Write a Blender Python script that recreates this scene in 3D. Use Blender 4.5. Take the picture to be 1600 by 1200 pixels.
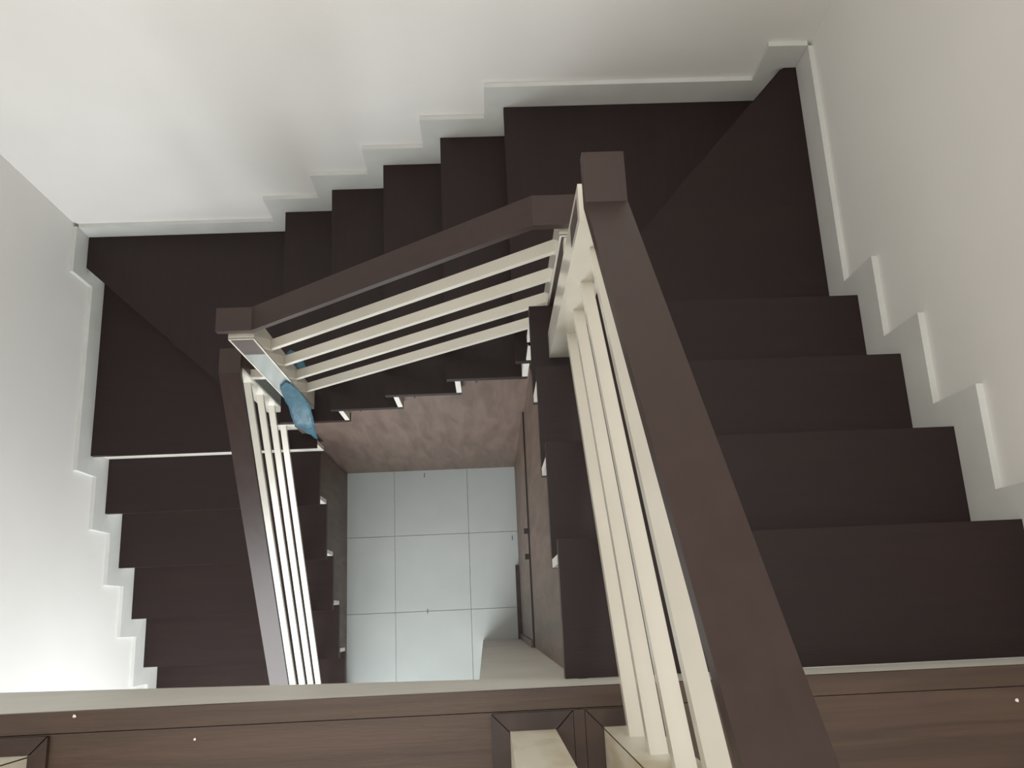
import bpy, bmesh, math, random
from mathutils import Vector
random.seed(7)
SC = bpy.context.scene
C = SC.collection
for o in list(bpy.data.objects):
    bpy.data.objects.remove(o)

# ------------------------------------------------------------------ camera
cam_d = bpy.data.cameras.new('camera')
cam = bpy.data.objects.new('camera', cam_d)
C.objects.link(cam)
cam.location = (0, 0, 1.8716)
cam.rotation_euler = (0.2613, -0.0219, -0.0445)
cam_d.sensor_fit = 'HORIZONTAL'
cam_d.sensor_width = 36
cam_d.lens = 1354.2 / 1600 * 36
cam_d.clip_start = 0.02
SC.camera = cam

# ------------------------------------------------------------------ world and light
wd = bpy.data.worlds.new('world')
SC.world = wd
wd.use_nodes = True
wd.node_tree.nodes['Background'].inputs[0].default_value = (1.0, 0.98, 0.95, 1)
wd.node_tree.nodes['Background'].inputs[1].default_value = 0.05

def area(name, loc, rot, sx, sy, power, col):
    l = bpy.data.lights.new(name, 'AREA')
    l.shape = 'RECTANGLE'; l.size = sx; l.size_y = sy
    l.energy = power; l.color = col
    o = bpy.data.objects.new(name, l)
    C.objects.link(o); o.location = loc; o.rotation_euler = rot
    return o
# daylight through the upper window (behind the viewer), an added soft fill below the ceiling, daylight at the foot of the stair
area('upper_window_daylight', (-0.2, -2.92, 1.75), (math.radians(90), 0, 0), 2.2, 1.6, 34, (1.0, 0.93, 0.83))
area('ceiling_panel_light', (-0.36, 0.45, 3.14), (0, 0, 0), 2.5, 2.2, 47, (1.0, 0.985, 0.965))
area('lower_window_daylight', (-0.95, -1.21, -2.05), (math.radians(90), 0, 0), 1.4, 1.7, 62, (0.93, 0.97, 1.0))

SC.view_settings.view_transform = 'Standard'
SC.view_settings.look = 'None'
SC.view_settings.gamma = 1
SC.view_settings.use_curve_mapping = False
SC.view_settings.exposure = 0.0

# ------------------------------------------------------------------ stair measures (metres; z = 0 is the last tread below the upper floor)
G, H = 0.25, 0.2026
XL, XR, YB = -1.874, 1.158, 1.847          # faces of the skirting on the three outer walls
XIL, XIR, YI = -0.834, 0.1455, 0.849       # ends of the treads at the well
X0, YR0, YL0 = -0.887, 0.902, 0.816        # first nosings
ZF, ZU = -17 * H, H                        # ground floor, upper floor
PXL, PXR, PY = -0.858, 0.176, 0.884        # wood panels lining the well
YE = -0.132                                # edge of the upper floor
SK = 0.018                                 # skirting thickness
TT, OV, RT = 0.034, 0.030, 0.020           # tread thickness, nosing overhang, riser thickness
ZC = 3.2

# ------------------------------------------------------------------ materials
def srgb(r, g, b):
    f = lambda c: (c / 12.92 if c <= 0.04045 else ((c + 0.055) / 1.055) ** 2.4)
    return (f(r / 255), f(g / 255), f(b / 255), 1)

def mat(name, c1, c2=None, rough=0.5, scale=3.0, stretch=(1, 1, 1), bump=0.0, bscale=40.0, lo=0.35, hi=0.65,
        detail=4.0, spec=0.5, coat=0.0, rrange=0.0, distort=0.0):
    m = bpy.data.materials.new(name)
    m.use_nodes = True
    nt = m.node_tree; N = nt.nodes; L = nt.links
    b = N['Principled BSDF']
    b.inputs['Roughness'].default_value = rough
    b.inputs['Specular IOR Level'].default_value = spec
    b.inputs['Coat Weight'].default_value = coat
    b.inputs['Coat Roughness'].default_value = 0.15
    tc = N.new('ShaderNodeTexCoord')
    mp = N.new('ShaderNodeMapping'); mp.inputs['Scale'].default_value = stretch
    L.new(tc.outputs['Object'], mp.inputs['Vector'])
    if c2 is None:
        b.inputs['Base Color'].default_value = c1
    else:
        nz = N.new('ShaderNodeTexNoise'); nz.inputs['Scale'].default_value = scale
        nz.inputs['Detail'].default_value = detail; nz.inputs['Distortion'].default_value = distort
        L.new(mp.outputs[0], nz.inputs['Vector'])
        cr = N.new('ShaderNodeValToRGB')
        cr.color_ramp.elements[0].position = lo; cr.color_ramp.elements[0].color = c1
        cr.color_ramp.elements[1].position = hi; cr.color_ramp.elements[1].color = c2
        L.new(nz.outputs['Fac'], cr.inputs[0]); L.new(cr.outputs[0], b.inputs['Base Color'])
        if rrange:
            mr = N.new('ShaderNodeMapRange')
            mr.inputs['To Min'].default_value = rough - rrange; mr.inputs['To Max'].default_value = rough + rrange
            L.new(nz.outputs['Fac'], mr.inputs['Value']); L.new(mr.outputs[0], b.inputs['Roughness'])
    if bump:
        n2 = N.new('ShaderNodeTexNoise'); n2.inputs['Scale'].default_value = bscale; n2.inputs['Detail'].default_value = 3
        L.new(mp.outputs[0], n2.inputs['Vector'])
        bp = N.new('ShaderNodeBump'); bp.inputs['Strength'].default_value = bump; bp.inputs['Distance'].default_value = 0.01
        L.new(n2.outputs['Fac'], bp.inputs['Height']); L.new(bp.outputs[0], b.inputs['Normal'])
    return m

M = {}
M['wall'] = mat('wall_paint', srgb(224, 222, 218), srgb(230, 228, 224), 0.62, 1.3, bump=0.06, bscale=7, spec=0.35)
M['skirt'] = mat('skirting_paint', srgb(203, 204, 200), srgb(211, 212, 208), 0.5, 6, bump=0.05, bscale=30)
M['tread_x'] = mat('tread_wood_along_y', srgb(35, 22, 21), srgb(40, 26, 24), 0.46, 5, (9, 0.7, 9), bump=0.05, bscale=30, spec=0.3, rrange=0.06)
M['tread_y'] = mat('tread_wood_along_x', srgb(35, 22, 21), srgb(40, 26, 24), 0.46, 5, (0.7, 9, 9), bump=0.05, bscale=30, spec=0.3, rrange=0.06)
M['rail_y'] = mat('handrail_wood_along_y', srgb(50, 34, 30), srgb(55, 38, 33), 0.34, 4, (9, 0.7, 9), spec=0.5, rrange=0.05)
M['rail_x'] = mat('handrail_wood_along_x', srgb(50, 34, 30), srgb(55, 38, 33), 0.34, 4, (0.7, 9, 9), spec=0.5, rrange=0.05)
M['white'] = mat('white_lacquer', srgb(222, 217, 204), srgb(229, 224, 212), 0.16, 4, spec=0.5)
M['riser'] = mat('riser_white', srgb(222, 218, 208), srgb(232, 229, 220), 0.4, 8)
M['panel'] = mat('well_panel_veneer', srgb(92, 75, 66), srgb(112, 94, 83), 0.5, 4, (5, 5, 0.7), bump=0.05, bscale=30, distort=0.6)
M['floorwood'] = mat('upper_floor_wood', srgb(64, 48, 38), srgb(84, 65, 52), 0.45, 4, (0.55, 8, 8), bump=0.05, bscale=25, distort=0.8, lo=0.3, hi=0.7)
M['collar'] = mat('collar_wood', srgb(48, 34, 29), srgb(68, 50, 42), 0.45, 5, (2, 2, 2), distort=0.5)
M['tile'] = mat('floor_tile_glaze', srgb(176, 182, 180), srgb(184, 189, 186), 0.3, 2.5)
M['grout'] = mat('tile_grout', srgb(140, 143, 141), srgb(158, 160, 157), 0.8, 20)
M['plaster'] = mat('slab_edge_plaster', srgb(214, 212, 202), srgb(224, 222, 213), 0.5, 4, bump=0.05, bscale=18)
M['dark'] = mat('dark_steel', srgb(40, 34, 32), srgb(50, 44, 41), 0.5, 10)
M['inlay'] = mat('post_inlay_wood', srgb(72, 60, 55), srgb(82, 69, 64), 0.4, 6, (1, 1, 6))  # brown plate at the top of a post face
M['inlay_grey'] = mat('post_face_grey_lacquer', srgb(158, 165, 162), srgb(166, 172, 169), 0.22, 4)  # white post face greyed: shade and dark reflection put into the colour
M['pale'] = mat('worn_pale_lacquer', srgb(208, 198, 170), srgb(234, 228, 211), 0.4, 7, (2, 2, 0.8), lo=0.3, hi=0.55, distort=0.4)
M['fleck'] = mat('plaster_fleck', srgb(236, 230, 224), None, 0.7)
M['frame'] = mat('window_frame_paint', srgb(225, 225, 222), srgb(232, 232, 230), 0.4, 5)

def film_mat():
    m = mat('blue_plastic_film', srgb(72, 128, 152), srgb(104, 154, 172), 0.4, 6, (3, 3, 3), lo=0.3, hi=0.7, bump=0.15, bscale=20, distort=1.0)
    m.node_tree.nodes['Principled BSDF'].inputs['Transmission Weight'].default_value = 0.12
    return m
M['film'] = film_mat()

# ------------------------------------------------------------------ mesh helpers
def mesh_obj(name, bm, material, parent=None, origin=None, bevel=0.0, seg=2):
    if bevel:
        es = [e for e in bm.edges if len(e.link_faces) == 2 and e.calc_face_angle(0) > 0.25]
        bmesh.ops.bevel(bm, geom=es, offset=bevel, segments=seg, affect='EDGES', profile=0.5, clamp_overlap=True)
    bmesh.ops.recalc_face_normals(bm, faces=bm.faces)
    if origin is not None:
        bmesh.ops.translate(bm, vec=-Vector(origin), verts=bm.verts)
    me = bpy.data.meshes.new(name)
    bm.to_mesh(me); bm.free()
    me.materials.append(M[material])
    o = bpy.data.objects.new(name, me)
    C.objects.link(o)
    if origin is not None:
        o.location = origin
    if parent is not None:
        o.parent = parent
        o.matrix_parent_inverse = parent.matrix_world.inverted() if False else o.matrix_parent_inverse
    return o

def prism(bm, pts, ax, a, b):
    """polygon pts (2D) extruded along axis ax ('x': (y,z), 'y': (x,z), 'z': (x,y)) from a to b"""
    def p3(p, t):
        return {'x': (t, p[0], p[1]), 'y': (p[0], t, p[1]), 'z': (p[0], p[1], t)}[ax]
    lo = [bm.verts.new(p3(p, a)) for p in pts]
    hi = [bm.verts.new(p3(p, b)) for p in pts]
    n = len(pts)
    bm.faces.new(lo[::-1]); bm.faces.new(hi)
    for i in range(n):
        bm.faces.new((lo[i], lo[(i + 1) % n], hi[(i + 1) % n], hi[i]))

def box(bm, x0, x1, y0, y1, z0, z1):
    prism(bm, [(x0, y0), (x1, y0), (x1, y1), (x0, y1)], 'z', z0, z1)

def P(name, pts, ax, a, b, material, parent=None, bevel=0.0, seg=2):
    bm = bmesh.new(); prism(bm, pts, ax, a, b)
    return mesh_obj(name, bm, material, parent, None, bevel, seg)

def B(name, x0, x1, y0, y1, z0, z1, material, parent=None, bevel=0.0, seg=2):
    bm = bmesh.new(); box(bm, x0, x1, y0, y1, z0, z1)
    return mesh_obj(name, bm, material, parent, None, bevel, seg)

def struct(o, label=None):
    o['kind'] = 'structure'
    if label:
        o['label'] = label
    return o

def thing(name, label, cat, group=None):
    o = bpy.data.objects.new(name, None)
    C.objects.link(o)
    o['label'] = label; o['category'] = cat
    if group:
        o['group'] = group
    return o

def tag(o, label, cat, group=None):
    o['label'] = label; o['category'] = cat
    if group:
        o['group'] = group
    return o

# ------------------------------------------------------------------ room shell
WT = 0.12
WXL, WXR, WYB = XL - SK, XR + SK, YB + SK
YF = -3.0
wl = bmesh.new(); box(wl, WXL - WT, WXL, YF, WYB + WT, ZF - 0.1, ZC)
struct(mesh_obj('wall_left', wl, 'wall'), 'white painted wall beside the lowest flight')
struct(B('wall_back', WXL, WXR, WYB, WYB + WT, ZF - 0.1, ZC, 'wall'), 'white painted wall along the middle flight')
struct(B('wall_right', WXR, WXR + WT, YF, WYB + WT, ZF - 0.1, ZC, 'wall'), 'white painted wall beside the topmost flight')
struct(B('ceiling', WXL - WT, WXR + WT, YF - WT, WYB + WT, ZC, ZC + 0.1, 'wall'), 'white ceiling over the stairwell')
# front wall with an opening for each window
def wall_with_hole(name, y0, y1, x0, x1, z0, z1, hx0, hx1, hz0, hz1, label):
    bm = bmesh.new()
    box(bm, x0, hx0, y0, y1, z0, z1); box(bm, hx1, x1, y0, y1, z0, z1)
    box(bm, hx0, hx1, y0, y1, z0, hz0); box(bm, hx0, hx1, y0, y1, hz1, z1)
    return struct(mesh_obj(name, bm, 'wall'), label)
wall_with_hole('wall_front', YF - WT, YF, WXL - WT, WXR + WT, -0.1, ZC, -1.4, 0.4, 1.0, 2.5, 'white wall of the upper landing with window')
wall_with_hole('wall_front_lower', -1.25 - WT, -1.25, WXL - WT, WXR + WT, ZF - 0.1, -0.1, -1.65, -0.25, -2.9, -1.2, 'white wall at the foot of the stair with window')
def window(name, x0, x1, z0, z1, label, YF=-3.0):
    w = B(name, x0, x0 + 0.05, YF - 0.09, YF - 0.03, z0, z1, 'frame'); struct(w, label)
    B('window_frame', x1 - 0.05, x1, YF - 0.09, YF - 0.03, z0, z1, 'frame', w)
    B('window_frame', x0 + 0.05, x1 - 0.05, YF - 0.09, YF - 0.03, z1 - 0.05, z1, 'frame', w)
    B('window_frame', x0 + 0.05, x1 - 0.05, YF - 0.09, YF - 0.03, z0, z0 + 0.05, 'frame', w)
    xm = (x0 + x1) / 2
    B('window_mullion', xm - 0.025, xm + 0.025, YF - 0.09, YF - 0.03, z0 + 0.05, z1 - 0.05, 'frame', w)
window('window_1', -1.4, 0.4, 1.0, 2.5, 'white framed window of the upper landing')
window('window_2', -1.65, -0.25, -2.9, -1.2, 'white framed window at the foot of the stair', -1.25)

# ground floor with square tiles
fl = struct(B('floor', WXL - WT, WXR + WT, YF - WT, WYB + WT, ZF - 0.1, ZF - 0.004, 'grout'), 'pale grey tiled ground floor at the bottom of the stairwell')
TS, GAP = 0.447, 0.0028
tiles = {}
tx0, ty0 = -0.571, 0.490
for i in range(-3, 4):
    for j in range(-8, 4):
        xa, xb = tx0 + i * TS, tx0 + (i + 1) * TS
        ya, yb = ty0 + j * TS, ty0 + (j + 1) * TS
        if xa < WXL: xa = WXL
        if xb > WXR: xb = WXR
        if ya < YF: ya = YF
        if yb > WYB: yb = WYB
        if xb - xa < 0.05 or yb - ya < 0.05: continue
        if xa > 0.2 and yb > -0.1: continue
        if ya > PY or xb < PXL - 0.02 and ya > -0.4: continue
        key = (round(xb - xa, 3), round(yb - ya, 3))
        if key not in tiles:
            bm = bmesh.new(); box(bm, GAP / 2, key[0] - GAP / 2, GAP / 2, key[1] - GAP / 2, -0.006, 0)
            t = mesh_obj('floor_tile', bm, 'tile', fl, None, 0.0012, 1)
            tiles[key] = t.data
        else:
            t = bpy.data.objects.new('floor_tile', tiles[key]); C.objects.link(t); t.parent = fl
        t.location = (xa, ya, ZF)

for x, y in ((-0.386, 0.855), (-0.382, 0.043), (0.138, 0.451)):
    B('joint_mark', x - 0.002, x + 0.002, y - 0.014, y + 0.014, ZF - 0.001, ZF + 0.0008, 'dark', fl)

# ------------------------------------------------------------------ upper floor
fu = struct(B('floor_upper', WXL, WXR, YF, YE - 0.02, 0.03, ZU - 0.018, 'plaster'), 'upper floor slab with brown wood boards at the stair head')
B('floor_plank', WXL, 0.31, -0.168, YE, ZU - 0.018, ZU, 'floorwood', fu, 0.0018, 1)
B('floor_plank', 0.3115, WXR, -0.168, YE, ZU - 0.018, ZU, 'floorwood', fu, 0.0018, 1)
yy = -0.1695
for r in range(12):
    cuts = [WXL, -1.1 + 0.37 * (r % 3), 0.1 + 0.4 * (r % 2), WXR] if r else [WXL, 0.150, WXR]
    for a, b in zip(cuts[:-1], cuts[1:]):
        B('floor_plank', a, b - 0.0015, yy - 0.235, yy, ZU - 0.018, ZU - 0.0006, 'floorwood', fu, 0.0016, 1)
    yy -= 0.2365
# plastered edge of the slab, deeper towards the left wall
struct(P('trim_1', [(WXL, ZU - 0.018), (WXR, ZU - 0.018), (WXR, 0.0), (XIR, 0.0), (XIR, -0.07), (-0.56, -0.28), (-1.26, -0.485), (WXL, -0.67)],
         'y', YE - 0.02, YE - 0.001, 'plaster', None, 0.003, 1), 'pale plastered edge of the upper floor above the well')
# short wall below the upper floor, beside the well
struct(P('wall_short', [(-0.060, ZF), (0.30, ZF), (0.30, -0.10), (-0.034, -0.10)], 'y', YE - 0.115, YE - 0.006, 'plaster', None, 0.004, 1), 'pale end wall under the upper floor at the foot of the well')

# ------------------------------------------------------------------ staircase
st = thing('staircase', 'dark brown wooden winder staircase turning round the open well', 'staircase')
def tread(pts, z, material, bev=0.009):
    return P('tread', pts, 'z', z - TT, z, material, st, bev, 3)
def riser_y(x0, x1, yfront, back, z0, z1):
    ya, yb = (yfront, yfront + RT) if back > 0 else (yfront - RT, yfront)
    return B('riser', x0, x1, ya, yb, z0, z1, 'riser', st, 0.001, 1)

# left flight (lowest), rising towards +y: WL1 = step -11, then downwards
yl = {k: YL0 - (-11 - k) * G for k in range(-16, -10)}       # nosing y of step k
for k in range(-16, -10):
    z = k * H
    yn = yl[k]
    if k < -11:
        tread([(XL, yn), (XIL, yn), (XIL, yl[k + 1] + OV + RT), (XL, yl[k + 1] + OV + RT)], z, 'tread_y')
    xi = XIL if k < -11 else -0.812
    riser_y(XL, xi, yn + OV if k < -11 else yn + 0.020, 1, (k - 1) * H, z - TT)
# lower winder
tread([(XL, YL0), (-0.812, YL0), (-0.812, 0.925), (-0.985, 0.925), (XL, 1.735)], -11 * H, 'tread_y')
tread([(XL, YB), (XL, 1.690), (-1.000, 0.893), (-0.834, 0.893), (-0.834, YB)], -10 * H, 'tread_x')
P('riser', [(XL, 1.712), (-0.992, 0.905), (-0.820, 0.905), (-0.820, 0.925), (-0.984, 0.925), (XL, 1.735)], 'z', -11 * H, -10 * H - TT, 'riser', st, 0.001, 1)
# middle flight, rising towards +x: T1..T4 = steps -9..-6, upper winder foot = step -5
xt = {k: X0 + (k + 9) * G for k in range(-9, -4)}
for k in range(-9, -5):
    z = k * H
    tread([(xt[k], YI), (xt[k + 1] + OV + RT, YI), (xt[k + 1] + OV + RT, YB), (xt[k], YB)], z, 'tread_x')
for k in range(-9, -4):
    z = k * H
    B('riser', xt[k] + OV, xt[k] + OV + RT, YI if k > -9 else 0.893, YB, (k - 1) * H, z - TT, 'riser', st, 0.001, 1)
# upper winder
tread([(xt[-5], YI), (0.205, YI), (0.26, 0.875), (1.133, 1.842), (1.133, YB), (xt[-5], YB)], -5 * H, 'tread_x')
tread([(XIR + 0.005, 0.851), (0.212, 0.851), (1.098, 1.838), (1.115, YB), (XR, YB), (XR, 0.851)], -4 * H, 'tread_y')
P('riser', [(XIR + 0.005, 0.858), (0.225, 0.858), (1.110, YB), (1.133, YB), (0.238, 0.851), (XIR + 0.005, 0.851)], 'z', -5 * H, -4 * H - TT, 'riser', st)
# right flight (topmost), rising towards -y: steps -3..0
yr = {k: YR0 - (k + 3) * G for k in range(-3, 2)}
yr[1] = YE + OV + RT
for k in range(-3, 1):
    z = k * H
    back = yr[k + 1] - OV - RT
    tread([(XIR, back), (XR, back), (XR, yr[k]), (XIR, yr[k])], z, 'tread_y')
    B('riser', XIR, XR, yr[k] - OV - RT, yr[k] - OV, (k - 1) * H, z - TT, 'riser', st, 0.001, 1)

# ------------------------------------------------------------------ skirting that follows the steps
def skirting(name, steps, wall, end, label):
    """steps: list of (s, z): the top runs at z from coordinate s on; polygon in the wall plane"""
    top, bot = [], []
    for i, (s, z) in enumerate(steps):
        e = steps[i + 1][0] if i + 1 < len(steps) else end
        top += [(s, z), (e, z)]
        lowz = min(z, steps[i - 1][1] if i else z, steps[i + 1][1] if i + 1 < len(steps) else z) - 0.24
        bot += [(s, lowz), (e, lowz)]
    pts = top + bot[::-1]
    out = []
    for p in pts:
        if not out or (abs(p[0] - out[-1][0]) + abs(p[1] - out[-1][1])) > 1e-5:
            out.append(p)
    ax, a, b = wall
    return struct(P(name, out, ax, a, b, 'skirt', None, 0.003, 2), label)
SH = 0.124
skirting('baseboard_back', [(XL, -10 * H + 0.112)] + [(xt[k] - 0.072, k * H + SH + 0.006) for k in range(-9, -4)] + [(1.022, -4 * H + SH)],
         ('y', YB + 0.0005, WYB), XR, 'grey white stepped skirting along the middle flight')
skirting('baseboard_right', [(-0.13, 0.0 + SH)] + [(yr[k] + 0.076 - 0.0, (k - 1) * H + SH) for k in (0, -1, -2, -3)],
         ('x', XR + 0.0005, WXR), YB, 'grey white stepped skirting beside the topmost flight')
skirting('baseboard_left', [(yl[k] - 0.088, k * H + SH) for k in range(-16, -10)] + [(1.622, -10 * H + SH)],
         ('x', WXL, XL - 0.0005), YB, 'grey white stepped skirting beside the lowest flight')

# ------------------------------------------------------------------ wood panels lining the well below the flights
def panel_steps(segs):
    return segs
# middle flight
pts = [(PXL - 0.02, ZF)]
pts += [(PXL - 0.02, -10 * H - TT - 0.001), (xt[-9] + OV + RT, -10 * H - TT - 0.001)]
for k in range(-9, -5):
    pts += [(xt[k] + OV + RT, k * H - TT - 0.001), (xt[k + 1] + OV + RT, k * H - TT - 0.001)]
pts += [(xt[-5] + OV + RT, -5 * H - TT - 0.001), (PXR + 0.02, -5 * H - TT - 0.001), (PXR + 0.02, ZF)]
wb = struct(P('wall_well_back', pts, 'y', PY, PY + 0.018, 'panel'), 'brown wood panel under the middle flight')
for k, dx in ((-8, 0.045), (-7, 0.047), (-6, 0.055)):
    x = xt[k] + OV + RT + dx
    P('cut_mark', [(x, k * H - TT - 0.03), (x + 0.006, k * H - TT - 0.03), (x + 0.007, k * H - TT - 0.16), (x + 0.001, k * H - TT - 0.16)], 'y', PY - 0.0015, PY + 0.001, 'dark', wb)
# left flight
pts = [(-1.2, ZF), (-1.2, -16 * H - TT - 0.1)]
pts = [(-0.43, ZF)]
for k in range(-16, -11):
    a = yl[k] + OV + RT
    pts += [(a, k * H - TT - 0.001), (yl[k + 1] + OV + RT, k * H - TT - 0.001)]
pts += [(PY, -11 * H - TT - 0.001), (PY, ZF)]
struct(P('wall_well_left', pts, 'x', PXL - 0.018, PXL, 'panel'), 'dark brown wood panel under the lowest flight')
# right flight: lower boards (a cupboard door) and upper panel with a joint between
ZJ = -1.95
pts = [(YE - 0.005, ZJ + 0.004), (YE - 0.005, -TT - 0.001)]
for k in range(0, -4, -1):
    back = yr[k + 1] - OV - RT if k < 0 else YE - 0.005
    pts += [(max(back, YE - 0.005), k * H - TT - 0.001), (yr[k] - OV - RT, k * H - TT - 0.001)]
pts += [(0.850, -4 * H - TT - 0.001), (PY, -4 * H - TT - 0.001), (PY, ZJ + 0.004)]
out = []
for p in pts:
    if not out or abs(p[0] - out[-1][0]) + abs(p[1] - out[-1][1]) > 1e-5: out.append(p)
wr = struct(P('wall_well_right', out, 'x', PXR, PXR + 0.018, 'panel'), 'brown wood panel under the topmost flight')
dr = struct(B('door_1', PXR - 0.006, PXR + 0.018, YE - 0.004, PY, ZF + 0.01, ZJ - 0.004, 'panel', None, 0.002, 1), 'brown wood door of the cupboard under the topmost flight')
for y in (0.352, 0.242):
    B('hinge', PXR - 0.024, PXR - 0.0062, y - 0.012, y + 0.012, ZJ - 0.02, ZJ - 0.012, 'dark', dr, 0.001, 1)
B('door_edge', PXR - 0.0075, PXR + 0.0, YE - 0.004, PY - 0.001, ZJ - 0.0038, ZJ + 0.0015, 'dark', dr)
B('kick_strip', PXR - 0.028, PXR - 0.0065, YE - 0.004, 0.285, ZF + 0.002, ZF + 0.075, 'collar', dr, 0.006, 2)
B('corner_batten', PXR - 0.016, PXR - 0.0065, YE - 0.004, YE + 0.024, ZF + 0.08, ZJ - 0.02, 'panel', dr, 0.002, 1)

# ------------------------------------------------------------------ railings
def post(parent, x0, x1, y0, y1, z0, z1, face, top_plate=0.19, material='white', panel='inlay_grey', collar=False):
    """square post; the face turned to the well ('-x', '+x', '-y', '+y') is a shallow panel inside a thin rim"""
    bm = bmesh.new(); box(bm, x0, x1, y0, y1, z0, z1)
    p = mesh_obj('post', bm, material, parent, None, 0.004, 2)
    rim, d = 0.0055, 0.0022
    def plate(name, za, zb, m, t):
        if face == '-y': return B(name, x0 + rim, x1 - rim, y0 - t, y0 + 0.002, za, zb, m, p)
        if face == '+y': return B(name, x0 + rim, x1 - rim, y1 - 0.002, y1 + t, za, zb, m, p)
        if face == '-x': return B(name, x0 - t, x0 + 0.002, y0 + rim, y1 - rim, za, zb, m, p)
        return B(name, x1 - 0.002, x1 + t, y0 + rim, y1 - rim, za, zb, m, p)
    # four raised rim strips
    def strip(a0, a1, za, zb):
        t = d
        if face == '-y': return (x0 + a0, x0 + a1, y0 - t, y0 + 0.002, za, zb)
        if face == '+y': return (x0 + a0, x0 + a1, y1 - 0.002, y1 + t, za, zb)
        if face == '-x': return (x0 - t, x0 + 0.002, y0 + a0, y0 + a1, za, zb)
        return (x1 - 0.002, x1 + t, y0 + a0, y0 + a1, za, zb)
    w = (x1 - x0) if face[1] == 'y' else (y1 - y0)
    if panel == 'white':                            # plain face with a small brown plate only
        rim = 0.016
        plate('inlay', z1 - rim - top_plate, z1 - 0.03, 'inlay', 0.0008)
        return p
    bm = bmesh.new()
    box(bm, *strip(0, rim, z0, z1)); box(bm, *strip(w - rim, w, z0, z1))
    box(bm, *strip(rim, w - rim, z1 - rim, z1)); box(bm, *strip(rim, w - rim, z0, z0 + rim))
    mesh_obj('rim', bm, material, p)
    zi = z1 - rim - top_plate
    if top_plate:
        plate('inlay', zi, z1 - rim, 'inlay', 0.0008)
    plate('face_panel', z0 + rim, zi, panel, 0.0006 if panel == 'inlay_grey' else 0.0021)
    return p

def collar(parent, x0, x1, y0, y1, w, z):
    """mitred wood strips round a post foot"""
    X0_, X1_, Y0_, Y1_ = x0 - w, x1 + w, y0 - w, y1 + w
    t = 0.010
    for q in ([(X0_, Y1_), (x0, y1), (x1, y1), (X1_, Y1_)], [(X0_, Y0_), (X1_, Y0_), (x1, y0), (x0, y0)],
              [(X0_, Y0_), (x0, y0), (x0, y1), (X0_, Y1_)], [(X1_, Y0_), (X1_, Y1_), (x1, y1), (x1, y0)]):
        cx_, cy_ = sum(p[0] for p in q) / 4, sum(p[1] for p in q) / 4
        q = [(cx_ + (p[0] - cx_) * 0.975, cy_ + (p[1] - cy_) * 0.975) for p in q]      # open mitre joints
        P('collar_strip', q, 'z', z, z + t, 'collar', parent, 0.004, 2)

def rail_profile(pts, th):
    """closed side profile of a handrail from its top line"""
    up = list(pts); dn = []
    for s, z in pts[::-1]:
        dn.append((s, z - th))
    return up + dn

SL = H / G
RTH = 0.026
# --- topmost flight
ru = thing('stair_railing', 'white bar railing with dark brown handrail rising along the topmost flight', 'railing', 'railings of the three flights')
y_end = -0.235
top = [(0.807, 0.460), (0.708, 0.460), (-0.150, 0.460 + SL * 0.858), (y_end - 0.06, 0.460 + SL * 0.858)]
P('handrail', rail_profile(top, RTH), 'x', 0.1935, 0.2700, 'rail_y', ru, 0.004, 3)
post(ru, 0.199, 0.279, 0.737, 0.815, -3 * H, 0.325, '-x', 0.15, 'white', 'white')
B('rail_bracket', 0.222, 0.256, 0.755, 0.797, 0.3255, 0.460 - RTH - 0.0005, 'white', ru, 0.002, 1)
pe = post(ru, 0.193, 0.273, -0.283, -0.2035, ZU, 1.10, '+y', 0, 'pale', 'pale')
collar(ru, 0.193, 0.273, -0.283, -0.2035, 0.033, ZU)
B('collar_strip', 0.1395, 0.1595, -0.315, -0.1705, ZU, ZU + 0.0095, 'collar', ru, 0.001, 1)
for i in range(4):
    z = 0.190 - 0.190 * i
    y0, y1 = 0.7375, -0.205
    zt = z + 0.785 * (y0 - y1)
    th = 0.024
    o = P('bar', [(y0, z), (y1, zt), (y1, zt - th), (y0, z - th)], 'x', 0.2325, 0.2590, 'white', ru, 0.0025, 2)
    for v in o.data.vertices:                       # the bars run very slightly towards the well at the top
        v.co.x -= 0.016 * (y0 - v.co.y)
# --- middle flight
rm = thing('stair_railing', 'white bar railing with brown handrail crossing along the middle flight', 'railing', 'railings of the three flights')
SM = 0.815
x_a, z_a = -0.738, -0.785
x_b = 0.135
top = [(-0.852, z_a), (x_a, z_a), (x_b, z_a + SM * (x_b - x_a)), (0.262, z_a + SM * (x_b - x_a))]
zb = top[-1][1]
P('handrail', rail_profile(top, RTH), 'y', 0.9175, 0.9970, 'rail_x', rm, 0.004, 3)
post(rm, -0.825, -0.741, 0.907, 0.985, -9 * H, z_a - 0.049, '-y', 0.17)
post(rm, 0.203, 0.283, 0.911, 0.989, -5 * H, zb - 0.049, '-y', 0.7)
B('rail_bracket', -0.80, -0.766, 0.930, 0.962, z_a - 0.0485, z_a - RTH - 0.0005, 'white', rm)
B('rail_bracket', 0.22, 0.256, 0.930, 0.962, zb - 0.0485, zb - RTH - 0.0005, 'white', rm)
for i in range(4):
    x0, x1 = -0.742, 0.204
    za = -1.055 - 0.198 * i
    zz = za + SM * (x1 - x0)
    th = 0.024
    P('bar', [(x0, za), (x1, zz), (x1, zz - th), (x0, za - th)], 'y', 0.940, 0.974, 'white', rm, 0.0025, 2)
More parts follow.
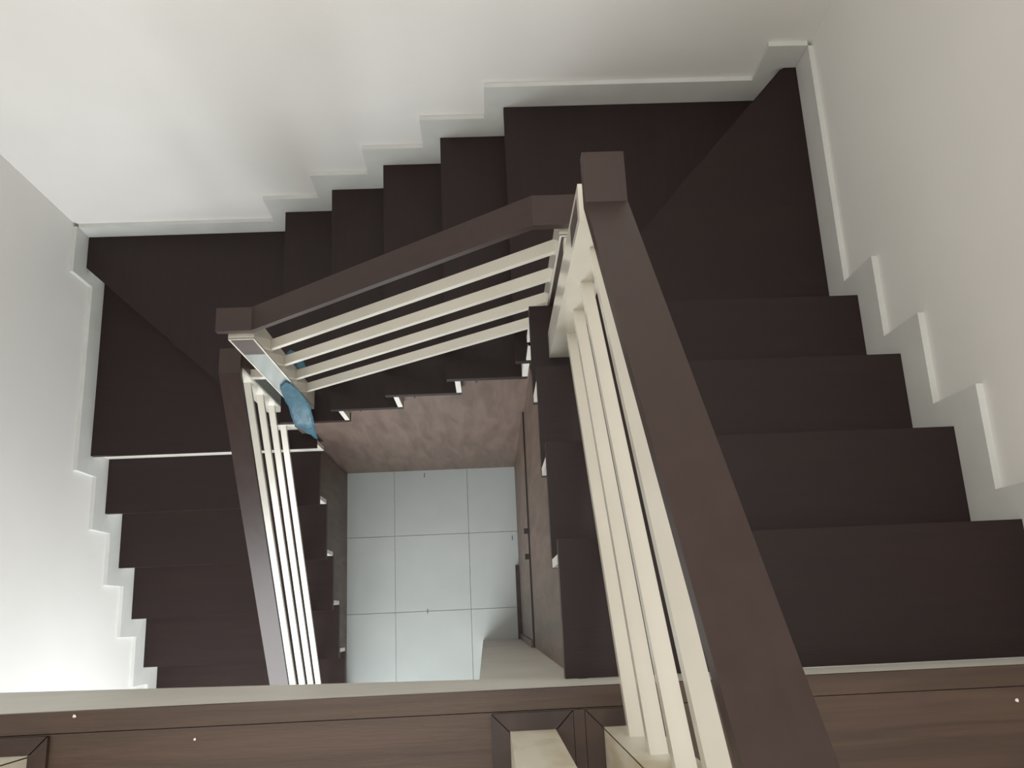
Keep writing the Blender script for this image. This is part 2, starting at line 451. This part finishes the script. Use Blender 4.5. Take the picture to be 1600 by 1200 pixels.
# --- lowest flight
rl = thing('stair_railing', 'white bar railing with grey brown handrail falling along the lowest flight', 'railing', 'railings of the three flights')
SLW = 0.770
top = [(1.010, -1.250), (0.914, -1.250), (-0.55, -1.250 - SLW * 1.464), (-0.66, -1.250 - SLW * 1.464)]
P('handrail', rail_profile(top, RTH), 'x', -0.982, -0.902, 'rail_y', rl, 0.004, 3)
post(rl, -0.994, -0.914, 0.945, 1.024, -10 * H, -1.299, '+x', 0.19)
zl = -1.250 - SLW * 1.464
post(rl, -0.982, -0.902, -0.655, -0.575, ZF, zl - 0.049, '+x', 0.19)
B('rail_bracket', -0.965, -0.931, 0.955, 0.99, -1.2985, -1.250 - RTH - 0.0005, 'white', rl)
B('rail_bracket', -0.96, -0.925, -0.635, -0.60, zl - 0.0485, zl - RTH - 0.0005, 'white', rl)
for i in range(4):
    y0, y1 = 0.946, -0.576
    za = -1.50 - 0.197 * i
    zz = za - SLW * (y0 - y1)
    th = 0.024
    P('bar', [(y0, za), (y1, zz), (y1, zz - th), (y0, za - th)], 'x', -0.961, -0.934, 'white', rl, 0.0025, 2)
# short ties between the corner posts
B('tie_bar', -0.9135, -0.8255, 0.946, 0.978, -1.465, -1.43, 'white', rl, 0.002, 1)
B('tie_bar', 0.215, 0.247, 0.8155, 0.9105, -0.168, -0.134, 'white', rm, 0.002, 1)

# ------------------------------------------------------------------ posts of the landing rail on the upper floor
for x0, lab in ((0.024, 'pale worn square post in a dark collar beside the end of the topmost railing'), (-0.908, 'pale square post in a dark collar at the far end of the upper floor edge')):
    t = thing('landing_post', lab, 'post', 'posts on the upper floor edge')
    post(t, x0, x0 + 0.082, -0.284, -0.2035, ZU, 1.10, '+y', 0, 'pale', 'pale')
    collar(t, x0, x0 + 0.082, -0.284, -0.2035, 0.033, ZU)

# ------------------------------------------------------------------ blue protective film hanging from the corner post
def sheet(name, rows, parent, n=8, wob=0.003):
    bm = bmesh.new()
    fine = []
    for a, b in zip(rows[:-1], rows[1:]):
        for q in range(4):
            t = q / 4
            fine.append([Vector(a[i]).lerp(Vector(b[i]), t) for i in (0, 1)])
    fine.append([Vector(rows[-1][0]), Vector(rows[-1][1])])
    grid = []
    for r, (p, q) in enumerate(fine):
        grid.append([bm.verts.new(p.lerp(q, j / n) + Vector((0, -wob * (1 + math.sin(j * 1.7 + r * 0.9)), 0))) for j in range(n + 1)])
    for a, b in zip(grid[:-1], grid[1:]):
        for j in range(n):
            bm.faces.new((a[j], a[j + 1], b[j + 1], b[j]))
    bmesh.ops.solidify(bm, geom=bm.faces[:], thickness=0.0010)
    o = mesh_obj(name, bm, 'film', parent)
    for f in o.data.polygons:
        f.use_smooth = True
    return o
pf = thing('plastic_film', 'strip of blue protective plastic film hanging from the corner post into the well', 'plastic film')
sheet('film_sheet', [((-0.757, 0.9005, -1.34), (-0.741, 0.9005, -1.38)), ((-0.800, 0.9005, -1.43), (-0.738, 0.9005, -1.44)),
                     ((-0.822, 0.9005, -1.62), (-0.735, 0.9005, -1.63)), ((-0.825, 0.890, -1.70), (-0.734, 0.884, -1.71)), ((-0.828, 0.868, -1.765), (-0.735, 0.860, -1.765)),
                     ((-0.828, 0.8425, -1.815), (-0.738, 0.832, -1.82)), ((-0.822, 0.840, -1.90), (-0.751, 0.800, -1.967))], pf)
sheet('film_flap', [((-0.752, 0.9915, -1.30), (-0.730, 1.012, -1.30)), ((-0.748, 0.9915, -1.42), (-0.715, 1.030, -1.42)), ((-0.745, 0.9915, -1.56), (-0.722, 1.010, -1.56))], pf, 4, 0.0)

# ------------------------------------------------------------------ small plaster flecks lying on the upper floor boards
for (x, y, r, lab) in ((-0.753, -0.140, 0.0032, 'white plaster fleck on the edge board of the upper floor'),
                       (-0.538, -0.189, 0.0028, 'tiny white plaster fleck on the wide board of the upper floor'),
                       (0.957, -0.193, 0.0034, 'white plaster fleck on the upper floor near the topmost tread')):
    bm = bmesh.new()
    bmesh.ops.create_icosphere(bm, subdivisions=1, radius=r)
    for v in bm.verts:
        v.co.z = v.co.z * 0.5 + r * 0.5; v.co += Vector((random.uniform(-1, 1), random.uniform(-1, 1), 0)) * r * 0.25
    f = mesh_obj('plaster_fleck', bm, 'fleck'); f.location = (x, y, ZU - (0.0006 if y < -0.168 else 0))
    tag(f, lab, 'fleck', 'plaster flecks on the upper floor')
